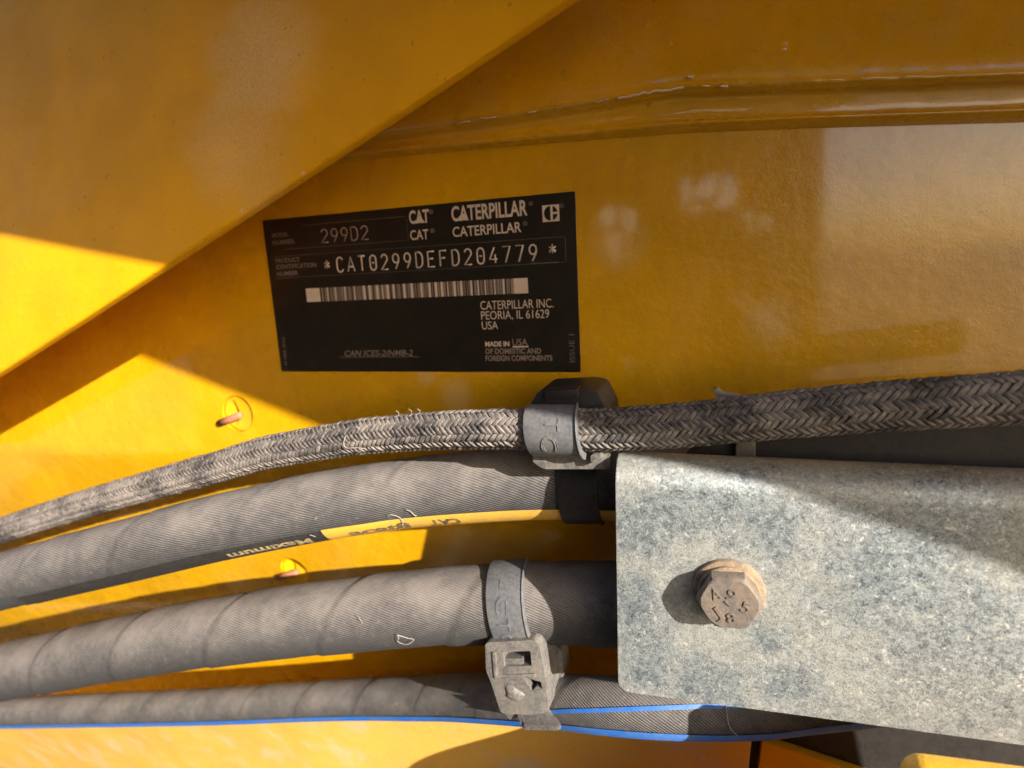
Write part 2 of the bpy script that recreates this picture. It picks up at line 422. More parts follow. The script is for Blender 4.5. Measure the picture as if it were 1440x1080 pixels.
# ------------------------------------------------------------------ lift arm plate at upper left
HA = .068
M_arm = paint('arm_paint', base=(.82, .385, .002), dust=.0, rough=.5, spotcol=(.84, .62, .34), coat=(.0, .2), spots=[(at(325, 60, HA), .026, .6, .45), (at(310, 190, HA), .022, .4, .6), (at(350, 245, HA), .014, .25, .7),
     (at(450, 30, HA), .0045, .5, .5), (at(436, 63, HA), .0022, .55, .3), (at(389, 97, HA), .0022, .55, .3), (at(543, 52, HA), .0026, .5, .5), (at(549, 107, HA), .0013, .4, .4),
     (at(391, 184, HA), .0019, .7, .3), (at(452, 204, HA), .0013, .7, .3), (at(380, 147, HA), .002, .4, .4), (at(396, 146, HA), .002, .35, .4), (at(386, 253, HA), .001, .7, .3),
     (at(425, 244, HA), .0011, .7, .3), (at(338, 295, HA), .0012, .7, .3), (at(362, 288, HA), .0011, .7, .3)])
M_arm.node_tree.nodes['Principled BSDF'].inputs['Specular IOR Level'].default_value = .2
edge = [(-420, 793), (100, 459), (315, 319), (560, 158), (800, -4), (1120, -220)]
arm_t = thing('loader_arm', 'yellow steel arm plate slanting across the upper left, dusty and blurred', 'arm', at(315, 100, HA))
e0, e1 = at(315, 325, HA), at(800, 2, HA); ed = (e1 - e0).normalized()
inw = Vector((0, -1, 0)).cross(ed)
if inw.x > 0: inw = -inw
tl = math.radians(13); inw = (inw * math.cos(tl) + Vector((0, 1, 0)) * math.sin(tl)).normalized(); an = ed.cross(inw).normalized()
if an.y > 0: an = -an
def on_arm(x, y):
    r = RM @ Vector(((x - 720) / F, (y - 540) / F, 1)); return CAM + r * ((e0 - CAM).dot(an) / r.dot(an))
af = [on_arm(x, y) for x, y in edge + [(1120, -420), (-700, -420), (-700, 800)]]
prism('side_plate', af, [p - an * .0045 for p in af], M_arm, arm_t, .0012, 3)

# ------------------------------------------------------------------ identification plate
from mathutils import geometry
PT, PB, PL, PR = .03123, -.0466, -.2152, -.05387
M_pl = plain('plate_black', (.016, .014, .013), .30, .22, (.06, .048, .036), nscale=90, bump=.00003)
M_ink = plain('plate_print', (.78, .64, .53), .5, .2, (.36, .28, .22), nscale=900, bump=.00002)
M_inkd = plain('plate_faint_print', (.28, .22, .18), .6, .4, (.08, .06, .05), nscale=900, bump=.00002)
M_inkm = plain('plate_brown_print', (.34, .26, .21), .6, .3, (.2, .15, .12), nscale=900, bump=.00002)
M_line = plain('plate_line', (.16, .13, .12), .6, .4, (.16, .13, .11), nscale=900, bump=.00002)
M_dim = plain('plate_dim_print', (.24, .19, .165), .6, .3, (.08, .06, .05), nscale=900, bump=.00002)
plate = thing('identification_plate', 'black identification plate with pale lettering and barcode stuck on the yellow panel', 'plate', (PL, 0, PB))
pf = [Vector((x, -.0007, z)) for x, z in rounded([(PL, PB), (PR, PB), (PR, PT), (PL, PT)], .0008, 4)]
prism('plate_base', pf, [p + Vector((0, .0008, 0)) for p in pf], M_pl, plate, .00015, 1)
YP = -.00085
def px2w(x, y):
    p = at(x, y, .0008); return p.x, p.z
def glyphs(s, bold=0., shear=0.):
    cu = bpy.data.curves.new('t', 'FONT'); cu.body = s; cu.size = 1; cu.offset = bold; cu.shear = shear; cu.resolution_u = 4
    o = bpy.data.objects.new('t', cu); COL.objects.link(o); bpy.context.view_layer.update()
    me = baked(o); bpy.data.objects.remove(o); bpy.data.curves.remove(cu)
    v = [(p.co.x, p.co.y) for p in me.vertices]; f = [tuple(p.vertices) for p in me.polygons]; bpy.data.meshes.remove(me)
    x0 = min(p[0] for p in v); x1 = max(p[0] for p in v)
    return [((x - x0) / (x1 - x0), y) for x, y in v], f
CAPH = .70
def caps():
    v, f = glyphs('H'); return max(p[1] for p in v)
CAPH = caps()
def text(name, s, l, r, top, mat, bold=0., shear=0., y=YP):
    """flat print: l, r = baseline ends, top = cap line above l (photo measurements turned into plate millimetres)"""
    xl, zl = px2w(*l); xr, zr = px2w(*r); zb = (zl + zr) / 2; _, zt = px2w(l[0], top); H = (zt - zl)
    v, f = glyphs(s, bold, shear)
    return mesh(name, [(xl + a * (xr - xl), y, zb + b / CAPH * H) for a, b in v], f, mat, plate, smooth=False)
def rect(name, x0, x1, z0, z1, mat, y=YP, par=None):
    return mesh(name, [(x0, y, z0), (x1, y, z0), (x1, y, z1), (x0, y, z1)], [(0, 1, 2, 3)], mat, par or plate, smooth=False)
text('caption_model', 'MODEL', (383, 334), (406, 332), 328.5, M_dim, .02)
text('caption_number', 'NUMBER:', (384, 344.5), (415, 342), 338.5, M_dim, .02)
text('caption_product', 'PRODUCT', (388, 370), (422, 367), 364.5, M_dim, .02)
text('caption_identification', 'IDENTIFICATION', (389, 379), (445, 375), 373, M_dim, .02)
text('caption_number', 'NUMBER', (390, 388.5), (419.5, 386.5), 382.5, M_dim, .02)
text('wordmark_short', 'CAT', (576, 314.5), (604, 312.3), 297, M_ink, .026)
text('wordmark_short', 'CAT', (577.5, 337.7), (603, 335.6), 324.5, M_ink, .012)
text('wordmark_long', 'CATERPILLAR', (635.5, 311), (742, 302.3), 291, M_ink, .024)
text('wordmark_long', 'CATERPILLAR', (637, 333.3), (733.5, 326), 319.8, M_ink, .012)
for (x, y) in ((606.5, 298.5), (608.5, 325), (746.8, 287), (738.7, 315), (789.8, 290)):
    text('registered_mark', '\u00ae', (x - 3.2, y + 2.6), (x + 3.2, y + 2.2), y - 3.2, M_inkm)
def tri(name, cx, by, wd, hg):
    x, z = px2w(cx, by); k = .345e-3
    mesh(name, [(x - wd*k, YP - .00006, z), (x + wd*k, YP - .00006, z), (x, YP - .00006, z + hg*k)], [(0, 1, 2)], M_ink, plate, smooth=False)
tri('logo_triangle', 590.5, 313.6, 8.4, 9.5); tri('logo_triangle', 650.5, 310.0, 9.5, 9.5)
# square emblem: pale square, dark disc, pale bars
ex0, ez0 = px2w(763.2, 312.6); ex1, ez1 = px2w(786.2, 287.0)
rect('emblem_square', ex0, ex1, ez0, ez1, M_ink)
ec = ((ex0 + ex1) / 2, (ez0 + ez1) / 2); er = (ex1 - ex0) * .40
mesh('emblem_disc', [(ec[0] + er * math.cos(a), YP - .00006, ec[1] + er * 1.02 * math.sin(a)) for a in [2 * math.pi * k / 40 for k in range(40)]], [tuple(range(40))], M_pl, plate, smooth=False)
rect('emblem_bar', ec[0] - er * .06, ec[0] + er * .30, ez0, ez1, M_ink, YP - .00012)
rect('emblem_bar', ec[0] + er * .30, ex1, ec[1] - er * .14, ec[1] + er * .14, M_ink, YP - .00012)
# stroke lettering of the stamped numbers
def arc(cx, cy, rx, ry, a0, a1, k=9): return [(cx + rx * math.cos(math.radians(a0 + (a1 - a0) * i / k)), cy + ry * math.sin(math.radians(a0 + (a1 - a0) * i / k))) for i in range(k + 1)]
ST = {'C': [arc(.5, .72, .42, .28, 20, 180) + arc(.5, .28, .42, .28, 180, 340)], 'A': [[(.04, 0), (.5, 1), (.96, 0)], [(.2, .32), (.8, .32)]],
      'T': [[(.02, 1), (.98, 1)], [(.5, 1), (.5, 0)]], '0': [arc(.5, .72, .4, .28, 0, 180) + arc(.5, .28, .4, .28, 180, 360) + [(.9, .72)], [(.34, .5), (.66, .5)]],
      '2': [arc(.5, .72, .4, .28, 165, -20) + [(.06, 0), (.94, 0)]], '9': [arc(.5, .70, .4, .30, 0, 360), [(.9, .68), (.84, .48), (.42, 0)]],
      'D': [[(.1, 0), (.1, 1), (.45, 1)] + arc(.45, .62, .45, .38, 90, 0) + arc(.45, .38, .45, .38, 0, -90) + [(.1, 0)]],
      'E': [[(.92, 1), (.1, 1), (.1, 0), (.92, 0)], [(.1, .53), (.75, .53)]], 'F': [[(.92, 1), (.1, 1), (.1, 0)], [(.1, .53), (.75, .53)]],
      '4': [[(.62, 1), (.05, .25), (.95, .25)], [(.70, .55), (.70, 0)]], '7': [[(.06, 1), (.94, 1), (.38, 0)]],
      '*': [[(.5, .30), (.5, .78)], [(.28, .66), (.72, .42)], [(.72, .66), (.28, .42)], [(.3, .34), (.5, .54), (.7, .34)]]}
def stamped(name, s, cx0, cx1, base0, top0, wfrac, r, mat, par):
    x0, z0 = px2w(cx0, base0); x1, _ = px2w(cx1, base0); _, zt = px2w(cx0, top0); H = zt - z0; n = len(s)
    pitch = (x1 - x0) / (n - 1); W = pitch * wfrac; polys = []
    for i, ch in enumerate(s):
        for pl in ST[ch]: polys.append([Vector((x0 + i * pitch + (a - .5) * W, -.0007, z0 + b * H)) for a, b in pl])
    v, f = tube_mesh(polys, r, 6, .3); return mesh(name, v, f, mat, par)
stamped('product_number', 'CAT0299DEFD204779', 479, 750.5, 382.5, 362, .66, .00040, M_ink, plate)
stamped('model_number', '299D2', 457, 513.5, 341, 322.5, .78, .00036, M_inkm, plate)
for cx, cy in ((460.5, 381), (777, 360)):
    x, z = px2w(cx, cy); H = .0080; W = .0068
    v, f = tube_mesh([[Vector((x + (a - .5) * W, -.0007, z + (b - .15) * H)) for a, b in pl] for pl in ST['*']], .00030, 6, .3)
    mesh('star_mark', v, f, M_ink, plate)
def hline(name, l, r, wd, mat):
    x0, z0 = px2w(*l); x1, z1 = px2w(*r); z = (z0 + z1) / 2; rect(name, x0, x1, z - wd/2, z + wd/2, mat)
def vline(name, x, y0, y1, wd, mat):
    a, z0 = px2w(x, y0); _, z1 = px2w(x, y1); rect(name, a - wd/2, a + wd/2, min(z0, z1), max(z0, z1), mat)
hline('field_line', (424, 314.5), (571, 307), .00016, M_dim); hline('field_line', (400, 350), (571, 339), .00016, M_dim); vline('field_line', 572, 307.5, 338, .00016, M_dim)
hline('field_line', (386, 360.5), (794, 333.5), .00020, M_line); hline('field_line', (388, 392), (794, 368), .00020, M_line); vline('field_line', 794.7, 333.5, 368, .00028, M_line)
hline('field_line_wear', (745, 371), (786, 368.8), .00042, M_inkm)
# barcode
bx0, bz0 = px2w(432, 425.2); bx1, _ = px2w(743, 412); _, bz1 = px2w(432, 405); _, tz = px2w(742, 391.5); bz1 = (bz1 + tz) / 2; _, tz = px2w(743, 411.8); bz0 = (bz0 + tz) / 2
ba, _ = px2w(449.5, 410); bb, _ = px2w(722.5, 400)
rect('barcode_field', ba, bb, bz0, bz1, M_inkm)
rect('barcode_end', bx0, ba, bz0, bz1, M_ink); rect('barcode_end', bb, bx1, bz0, bz1, M_ink)
rb = random.Random(11)
for nm, mat, cnt in (('barcode_dark_bars', M_pl, 0), ('barcode_pale_bars', M_ink, 1)):
    v, f = [], []; x = ba + (.0003 if cnt == 0 else .0045)
    while x < bb - .0012:
        wd = rb.choice((.00026, .0003, .00045, .0007)) if cnt == 0 else rb.choice((.0006, .0009, .0012))
        yy = YP - .00006 - .00006 * cnt
        k = len(v); v += [(x, yy, bz0), (x + wd, yy, bz0), (x + wd, yy, bz1), (x, yy, bz1)]; f.append((k, k+1, k+2, k+3))
        x += wd + (rb.choice((.00035, .0005, .0008, .0012)) if cnt == 0 else rb.uniform(.0018, .005))
    mesh(nm, v, f, mat, plate, smooth=False)
text('maker_address', 'CATERPILLAR INC.', (676, 436), (778.5, 431.7), 424.2, M_ink, -.004)
text('maker_address', 'PEORIA, IL 61629', (677, 449.7), (772.5, 446.7), 438.2, M_ink, -.004)
text('maker_address', 'USA', (678, 463.5), (700.5, 462.7), 452.5, M_ink, -.004)
text('origin_line', 'MADE IN', (682.5, 487.3), (716.5, 486.6), 480.8, M_ink, .03)
text('origin_country', 'USA', (721, 486), (742, 485.3), 477, M_inkm)
hline('underline', (721, 488), (743, 487), .0006, M_ink)
text('origin_line', 'OF DOMESTIC AND', (682.5, 498), (761, 496.6), 491, M_inkm, .02)
text('origin_line', 'FOREIGN COMPONENTS', (683, 507.6), (777, 506.8), 500.6, M_inkm, .02)
text('compliance_line', 'CAN ICES-2/NMB-2', (485, 500.9), (581, 500.3), 493, M_inkd, .01, .25)
hline('underline', (477, 503), (590, 501), .0002, M_inkd)
def vtext(name, s, xb, xt, y0, y1, mat):
    """lettering that reads upwards"""
    xa, z0 = px2w(xb, y0); xt_, _ = px2w(xt, y0); _, z1 = px2w(xb, y1); v, f = glyphs(s)
    mesh(name, [(xa + b / CAPH * (xt_ - xa), YP, z0 + a * (z1 - z0)) for a, b in v], f, mat, plate, smooth=False)
vtext('issue_mark', 'ISSUE 1', 808.5, 801.5, 509, 470, M_line)
v, f = [], []
for i in range(13):
    x, z = px2w(397 + i * .28, 476 + i * 3.1); k = len(v)
    if i in (5, 10): continue
    v += [(x, YP, z), (x + .0016, YP, z), (x + .0016, YP, z + .0005), (x, YP, z + .0005)]; f.append((k, k+1, k+2, k+3))
mesh('worn_print', v, f, M_dim, plate, smooth=False)

# ------------------------------------------------------------------ hoses
class Hose:
    def __init__(s, ctrl, r, ds=.0016):
        """ctrl: (px, py, h) of the centre line; resampled evenly"""
        P = [at(*c) for c in ctrl]; pts = []
        for i in range(len(P) - 1):
            q = [P[max(0, i-1)], P[i], P[i+1], P[min(len(P)-1, i+2)]]
            for k in range(30):
                t = k / 30
                pts.append(.5 * (2*q[1] + (q[2]-q[0])*t + (2*q[0]-5*q[1]+4*q[2]-q[3])*t*t + (3*q[1]-q[0]-3*q[2]+q[3])*t**3))
        pts.append(P[-1])
        for _ in range(60):
            pts = [pts[0]] + [(pts[i-1] + pts[i] * 2 + pts[i+1]) / 4 for i in range(1, len(pts)-1)] + [pts[-1]]
        L = [0.]
        for a, b in zip(pts, pts[1:]): L.append(L[-1] + (b - a).length)
        s.len = L[-1]; s.r = r; s.ds = ds; s.P = []; j = 0
        for k in range(int(s.len / ds) + 1):
            d = k * ds
            while j < len(L) - 2 and L[j+1] < d: j += 1
            s.P.append(pts[j].lerp(pts[j+1], (d - L[j]) / (L[j+1] - L[j])))
        s.n = len(s.P); s.F = []
        for i in range(s.n):
            T = (s.P[min(i+1, s.n-1)] - s.P[max(i-1, 0)]).normalized()
            N = Vector((0, -1, 0)); N = (N - T * N.dot(T)).normalized(); s.F.append((T, N, N.cross(T)))
    def frame(s, d):
        x = max(0, min(s.n - 1.001, d / s.ds)); i = int(x); t = x - i
        a, b = s.F[i], s.F[i+1]
        return s.P[i].lerp(s.P[i+1], t), a[0].lerp(b[0], t), a[1].lerp(b[1], t), a[2].lerp(b[2], t)
    def surf(s, d, phi, r):
        P, T, N, B = s.frame(d); return P + (N * math.cos(phi) + B * math.sin(phi)) * r
    def s_at(s, px, phi=0.):
        lo, hi = 0, s.len
        for _ in range(40):
            m = (lo + hi) / 2
            if proj(s.surf(m, phi, s.r))[0] < px: lo = m
            else: hi = m
        return lo
def wrapped(name, hz, mat, parent, pitch=.066, step=.00045, nw=30, na=56, phase=0.):
    """hose cover with the imprint of its helical wrapping tape: the grid follows the helix so each seam is a real ledge"""
    ds = pitch / nw; ni = int(hz.len / ds) - nw; vs, fs, uv = [], [], []
    for i in range(ni):
        k = nw - 1 - (i + int(phase * nw)) % nw
        rr = hz.r + step * (k / (nw - 1) - .5)
        for j in range(na):
            ph = -math.pi + 2 * math.pi * j / na
            d = i * ds + (ph + math.pi) / (2 * math.pi) * pitch
            wob = noise.noise(Vector((d * 60, ph * 1.2, 5))) * .00018 + noise.noise(Vector((d * 260, ph * 5, 9))) * .00005
            vs.append(hz.surf(d, ph, rr + wob))
    def u(i, j): 
        ph = -math.pi + 2 * math.pi * j / na; return (i * ds + j / na * pitch, ph * hz.r)
    for i in range(ni - 1):
        for j in range(na):
            if j < na - 1: q = [(i, j), (i+1, j), (i+1, j+1), (i, j+1)]; f = [a*na + b for a, b in q]
            else:
                if i + 1 + nw >= ni: continue
                q = [(i, j), (i+1, j), (i+1, na), (i, na)]; f = [i*na+j, (i+1)*na+j, (i+1+nw)*na, (i+nw)*na]
            fs.append(tuple(f)); uv.append([u(*t) for t in q])
    return mesh(name, vs, fs, mat, parent, uv=uv)
def patch(name, hz, d0, d1, f0, f1, mat, parent, off=.0006, nd=None, nf=5):
    """printed band on the hose between two angles (angles may be functions of the distance)"""
    nd = nd or max(2, int((d1 - d0) / .002)); rows = []
    for i in range(nd + 1):
        d = d0 + (d1 - d0) * i / nd; a = f0(d) if callable(f0) else f0; b = f1(d) if callable(f1) else f1
        rows.append([hz.surf(d, a + (b - a) * j / nf, hz.r + off) for j in range(nf + 1)])
    vs = [p for r in rows for p in r]; n = nf + 1; fs, uv = [], []
    for i in range(nd):
        for j in range(nf):
            fs.append((i*n+j, (i+1)*n+j, (i+1)*n+j+1, i*n+j+1))
            uv.append([(d0 + (d1-d0)*a/nd, b * .001) for a, b in ((i, j), (i+1, j), (i+1, j+1), (i, j+1))])
    return mesh(name, vs, fs, mat, parent, uv=uv)
def hose_text(name, s, hz, d0, d1, f0, f1, mat, parent, off=.0009, bold=.03):
    v, f = glyphs(s, bold)
    o = mesh(name, [hz.surf(d0 + a * (d1 - d0), f0 + b / CAPH * (f1 - f0), hz.r + off) for a, b in v], f, mat, parent, smooth=False); return o
def thread(name, pts, mat, parent, r=.00016):
    P = []
    for i in range(len(pts) - 1):
        q = [pts[max(0, i-1)], pts[i], pts[i+1], pts[min(len(pts)-1, i+2)]]
        for k in range(6):
            t = k / 6; P.append(.5 * (2*q[1] + (q[2]-q[0])*t + (2*q[0]-5*q[1]+4*q[2]-q[3])*t*t + (3*q[1]-q[0]-3*q[2]+q[3])*t**3))
    P.append(pts[-1]); v, f = tube_mesh([P], r, 5); return mesh(name, v, f, mat, parent)

HB = Hose([(-160, 800, .034), (60, 727, .036), (200, 686, .038), (315, 654, .040), (378, 636, .042), (446, 624, .044), (504, 614.5, .046), (590, 607, .050), (660, 604, .053), (735, 603, .055),
           (840, 604.5, .055), (962, 597.5, .055), (1044, 589, .056), (1123, 581, .057), (1250, 571, .058), (1400, 561, .059), (1600, 548, .060)], .0077)
H2 = Hose([(-160, 862, .070), (0, 818, .067), (200, 768, .060), (315, 739, .055), (446, 712, .045), (520, 700, .040), (590, 690, .035), (743, 678, .029), (865, 677, .027), (1000, 677, .025), (1300, 670, .022), (1600, 660, .02)], .0152)
H3 = Hose([(-160, 980, .044), (0, 945, .043), (200, 905, .041), (315, 886, .039), (426, 871, .036), (480, 865, .034), (590, 854, .031), (680, 848, .029), (770, 847, .028), (860, 848, .027), (1000, 850, .026), (1300, 850, .024), (1600, 845, .02)], .0175)
H4 = Hose([(-160, 1008, -.010), (0, 1002, -.009), (200, 996, -.008), (315, 992, -.007), (481, 983, -.003), (588, 981, .005), (650, 980, .013), (784, 985, .033), (850, 991, .040), (937, 996, .0415), (1050, 996, .031), (1124, 989, .023), (1250, 975, .017), (1440, 955, .014), (1600, 940, .02)], .0112)

M_h2 = hose_mat('hose_cover_fabric', .00105, +.40)
M_h4 = hose_mat('hose_cover_fabric_fine', .00095, .72)
M_lint = plain('lint', (.42, .38, .34), .9, .2)
M_ly = plain('hose_print_yellow', (.80, .44, .045), .6, .5, (.42, .29, .14), nscale=380)
M_lk = plain('hose_print_black', (.016, .015, .015), .7, .35, (.07, .06, .05), nscale=500)
M_lt = plain('hose_print_ink', (.07, .06, .045), .7, .7, (.36, .24, .09), nscale=600)
M_lw = plain('hose_print_pale', (.52, .40, .20), .6, .85, (.16, .13, .10), nscale=520)
M_blue = plain('hose_stripe_blue', (.012, .15, .60), .5, .6, (.13, .19, .29), nscale=420)

# upper wrapped hose
t2 = thing('hydraulic_hose', 'thick dusty grey hydraulic hose with a yellow printed band, under the braided hose', 'hose', H2.P[0], 'hoses running side by side below the plate')
wrapped('hose_cover', H2, M_h2, t2, phase=.35)
r_ = math.radians
s0, s1, s2_ = H2.s_at(250, r_(-50)), H2.s_at(461, r_(-50)), H2.s_at(905, r_(-50))
fa = lambda d: r_(-38) + (d - s1) / (s2_ - s1) * r_(-3)
patch('printed_band', H2, s1, s2_, r_(-70), r_(-25), M_ly, t2, .0006, nf=8)
patch('printed_band', H2, H2.s_at(40, r_(-50)), s1, r_(-70), r_(-27), M_lk, t2, .0006, nf=8)
# lettering on the band stands upside down as on the hose
hose_text('band_lettering', 'acat8', H2, H2.s_at(490, r_(-40)), H2.s_at(577, r_(-40)), r_(-52), r_(-34), M_lt, t2)
hose_text('band_lettering', 'CAT', H2, H2.s_at(650, r_(-50)), H2.s_at(608, r_(-50)), r_(-34), r_(-52), M_lt, t2)
hose_text('band_lettering', 'Maximum', H2, H2.s_at(436, r_(-40)), H2.s_at(320, r_(-40)), r_(-38), r_(-54), M_lw, t2)
def on(hz, px, deg, off=.0012): return hz.surf(hz.s_at(px, r_(deg)), r_(deg), hz.r + off)
thread('loose_thread', [on(H2, 546, -14), on(H2, 552, -12, .002), on(H2, 560, -18), on(H2, 566, -26), on(H2, 567, -40)], M_lint, t2)
thread('loose_thread', [on(H2, 572, -8), on(H2, 578, -11), on(H2, 585, -20), on(H2, 586, -22, .0004)], M_lint, t2)
thread('loose_thread', [on(H2, 436, -28), on(H2, 441, -30, .0016), on(H2, 445, -36)], M_lint, t2, .00012)

# middle wrapped hose
t3 = thing('hydraulic_hose', 'thickest dusty grey hydraulic hose, running into the strap with the square buckle', 'hose', H3.P[0], 'hoses running side by side below the plate')
wrapped('hose_cover', H3, M_h2, t3, pitch=.068, step=.00065, phase=.62)
thread('loose_thread', [on(H3, 560, -6), on(H3, 563, -10, .002), on(H3, 560, -17), on(H3, 566, -23), on(H3, 576, -22, .002), on(H3, 583, -17), on(H3, 574, -13), on(H3, 562, -4, .0025)], M_lint, t3, .00015)
thread('loose_thread', [on(H3, 503, 26), on(H3, 508, 22, .0018), on(H3, 512, 14)], M_lint, t3, .00012)

# lowest hose, with blue stripes
t4 = thing('hydraulic_hose', 'thin grey hydraulic hose with blue lengthwise stripes, lowest of the hoses', 'hose', H4.P[0], 'hoses running side by side below the plate')
wrapped('hose_cover', H4, M_h4, t4, pitch=.047, step=.00028, phase=.2)
e4 = H4.len - .06
blo = lambda d: r_(lerp_tab([(0, -24), (H4.s_at(480), -23), (H4.s_at(700), -20), (H4.s_at(850), -19), (H4.s_at(1124), -20), (H4.len, -20)], d))
patch('blue_stripe', H4, .002, e4, lambda d: blo(d) - r_(14), lambda d: blo(d) + r_(10), M_blue, t4, .0006)
bup = lambda d: r_(lerp_tab([(0, 14), (H4.s_at(720), 15), (H4.s_at(784), 19), (H4.s_at(980), 44), (H4.len, 60)], d))
patch('blue_stripe', H4, H4.s_at(742), H4.s_at(1060), lambda d: bup(d) - r_(4), lambda d: bup(d) + r_(4), M_blue, t4, .0006)
thread('loose_thread', [on(H4, 1019, 70), on(H4, 1020, 40), on(H4, 1024, 12), on(H4, 1036, -8)], M_lint, t4, .00016)

# braided hose
tb = thing('braided_hose', 'grey braided hose with herringbone weave, uppermost of the hoses', 'hose', HB.P[0], 'hoses running side by side below the plate')
M_core = plain('braid_core', (.02, .018, .017), .9, .3, (.05, .045, .04))
Rk = 7.0e-3
rows = [[HB.surf(i * .003, 2 * math.pi * j / 20, Rk * .93) for j in range(21)] for i in range(int(HB.len / .003))]
grid('inner_tube', rows, M_core, tb)
mb = NT('braid_yarn'); uvn = mb.uv()
wv = mb.n('ShaderNodeTexWave', wave_type='BANDS', bands_direction='Y'); wv.inputs['Scale'].default_value = 1.1; wv.inputs['Distortion'].default_value = .6
mb.l(uvn, wv.inputs['Vector'])
dd = mb.math('ADD', mb.ramp(mb.noise(45, 4, .6), .25, .75, .22, .92), mb.math('MULTIPLY', mb.math('SUBTRACT', mb.noise(420, 4, .65), .5), 1.6))
dd = mb.math('ADD', dd, mb.math('MULTIPLY', mb.math('SUBTRACT', wv.outputs['Fac'], .5), .20))
mb.set(Base_Color=mb.mix(mb.ramp(dd, 0, 1), (.030, .029, .032), (.25, .215, .195)), Roughness=.62, Specular_IOR_Level=.4)
mb.bump(mb.math('ADD', wv.outputs['Fac'], mb.noise(1500, 3)), .00018)
NR = 14; PIT = .00238; vs, fs, uv = [], [], []
SEG = [(0, .35, -.55), (.12, .78, .05), (.32, 1, .75), (.5, 1.02, .95), (.68, 1, .75), (.88, .78, .05), (1, .35, -.55)]
NS = 8
for rw in range(NR):
    sg = 1 if rw % 2 == 0 else -1; phc = 2 * math.pi * (rw + .5) / NR
    for k in range(int(HB.len / PIT)):
        d0 = (k + .25 * sg + .5) * PIT + random.uniform(-.10, .10) * PIT; jr = random.uniform(-.00018, .00022); jw = random.uniform(.82, 1.12); jt = random.uniform(-.10, .10)
        b0 = len(vs); dphi = 2 * math.pi / NR
        for t, wd, lift in SEG:
            d = d0 + (t - .5) * .0047; ph = phc + sg * -(t - .5) * dphi * (1.35 + jt)
            P, T, N, B = HB.frame(d)
            out = N * math.cos(ph) + B * math.sin(ph); side = -N * math.sin(ph) + B * math.cos(ph)
            ax = (T * .0047 + side * (-sg * dphi * 1.35 * HB.r)).normalized(); wdir = out.cross(ax).normalized()
            c = P + out * (HB.r - .00105 + lift * .00048 + jr)
            for q in range(NS):
                a = 2 * math.pi * q / NS; vs.append(c + wdir * math.cos(a) * .00096 * wd * jw + out * math.sin(a) * .00080 * wd)
        m = len(SEG)
        for i in range(m - 1):
            for q in range(NS):
                fs.append((b0+i*NS+q, b0+i*NS+(q+1) % NS, b0+(i+1)*NS+(q+1) % NS, b0+(i+1)*NS+q))
                uv.append([(SEG[i][0], q/NS), (SEG[i][0], (q+1)/NS), (SEG[i+1][0], (q+1)/NS), (SEG[i+1][0], q/NS)])
sleeve = mesh('braid_sleeve', vs, fs, mb.m, tb, uv=uv); sleeve['kind'] = 'stuff'
for px, dg in ((504, 30), (560, 82), (578, 84), (590, 80)):
    d = HB.s_at(px, r_(dg)); p = HB.surf(d, r_(dg), HB.r)
    thread('loose_thread', [p, p + Vector((.0005, -.0004, .0014)), p + Vector((-.0006, -.0006, .0022))], M_lint, tb, .00010)
thread('loose_thread', [on(HB, 489, 20), on(HB, 486, 0), on(HB, 490, -14), on(HB, 505, -16), on(HB, 512, -22), on(HB, 504, -36)], M_lint, tb, .00016)

# ------------------------------------------------------------------ straps and clamps
M_clamp = plain('clamp_plastic', (.085, .085, .088), .5, .9, (.215, .19, .165), nscale=800, bump=.00009)
M_strap = plain('strap_plastic', (.095, .105, .125), .36, .75, (.20, .19, .18), nscale=800, bump=.00006)
M_dark = plain('clamp_plastic_clean', (.016, .015, .018), .45, .30, (.07, .06, .055), nscale=420, bump=.0001)
def strap(name, hz, d, width, f0, f1, gap, tk, mat, parent, skew=0., lip=1.25, nf=40):
    prof = [(-.5, 0), (-.5, .6), (-.485, .9), (-.45, 1), (.42, 1), (.455, 1.0), (.475, lip), (.495, lip * .95), (.5, .6), (.5, 0)]
    rows = []
    for i in range(nf + 1):
        ph = f0 + (f1 - f0) * i / nf; e = min(1, min(i, nf - i) / 1.5)
        rows.append([hz.surf(d + q * width + skew * (ph / math.pi), ph, hz.r + gap + tk * (o if e > .5 else o * .9)) for q, o in prof] )
        rows[-1].append(rows[-1][0])
    n = len(rows[0]); vs = [p for r in rows for p in r]; fs = []
    for i in range(nf):
        for j in range(n - 1): fs.append((i*n+j, i*n+j+1, (i+1)*n+j+1, (i+1)*n+j))
    fs += [tuple(range(n - 1)), tuple(nf*n + j for j in range(n - 1))]
    return mesh(name, vs, fs, mat, parent, auto=40)
def strap_text(name, s, hz, d0, d1, f0, f1, rr, mat, parent):
    """raised letter on a strap, turned a quarter: reads along the strap"""
    v, f = glyphs(s); h = .00034
    # outline only as thin raised tubes would be heavy: raise the letter faces and give them sides
    base = [hz.surf(d0 + (b / CAPH) * (d1 - d0), f0 + a * (f1 - f0), rr) for a, b in v]
    top = [hz.surf(d0 + (b / CAPH) * (d1 - d0), f0 + a * (f1 - f0), rr + h) for a, b in v]
    n = len(v); cnt = {}
    for q in f:
        for a, b in zip(q, q[1:] + q[:1]): cnt[(a, b)] = 1
    fs = [tuple(i + n for i in q) for q in f] + [(a, b, b + n, a + n) for (a, b) in cnt if (b, a) not in cnt]
    return mesh(name, base + top, fs, mat, parent, smooth=False)

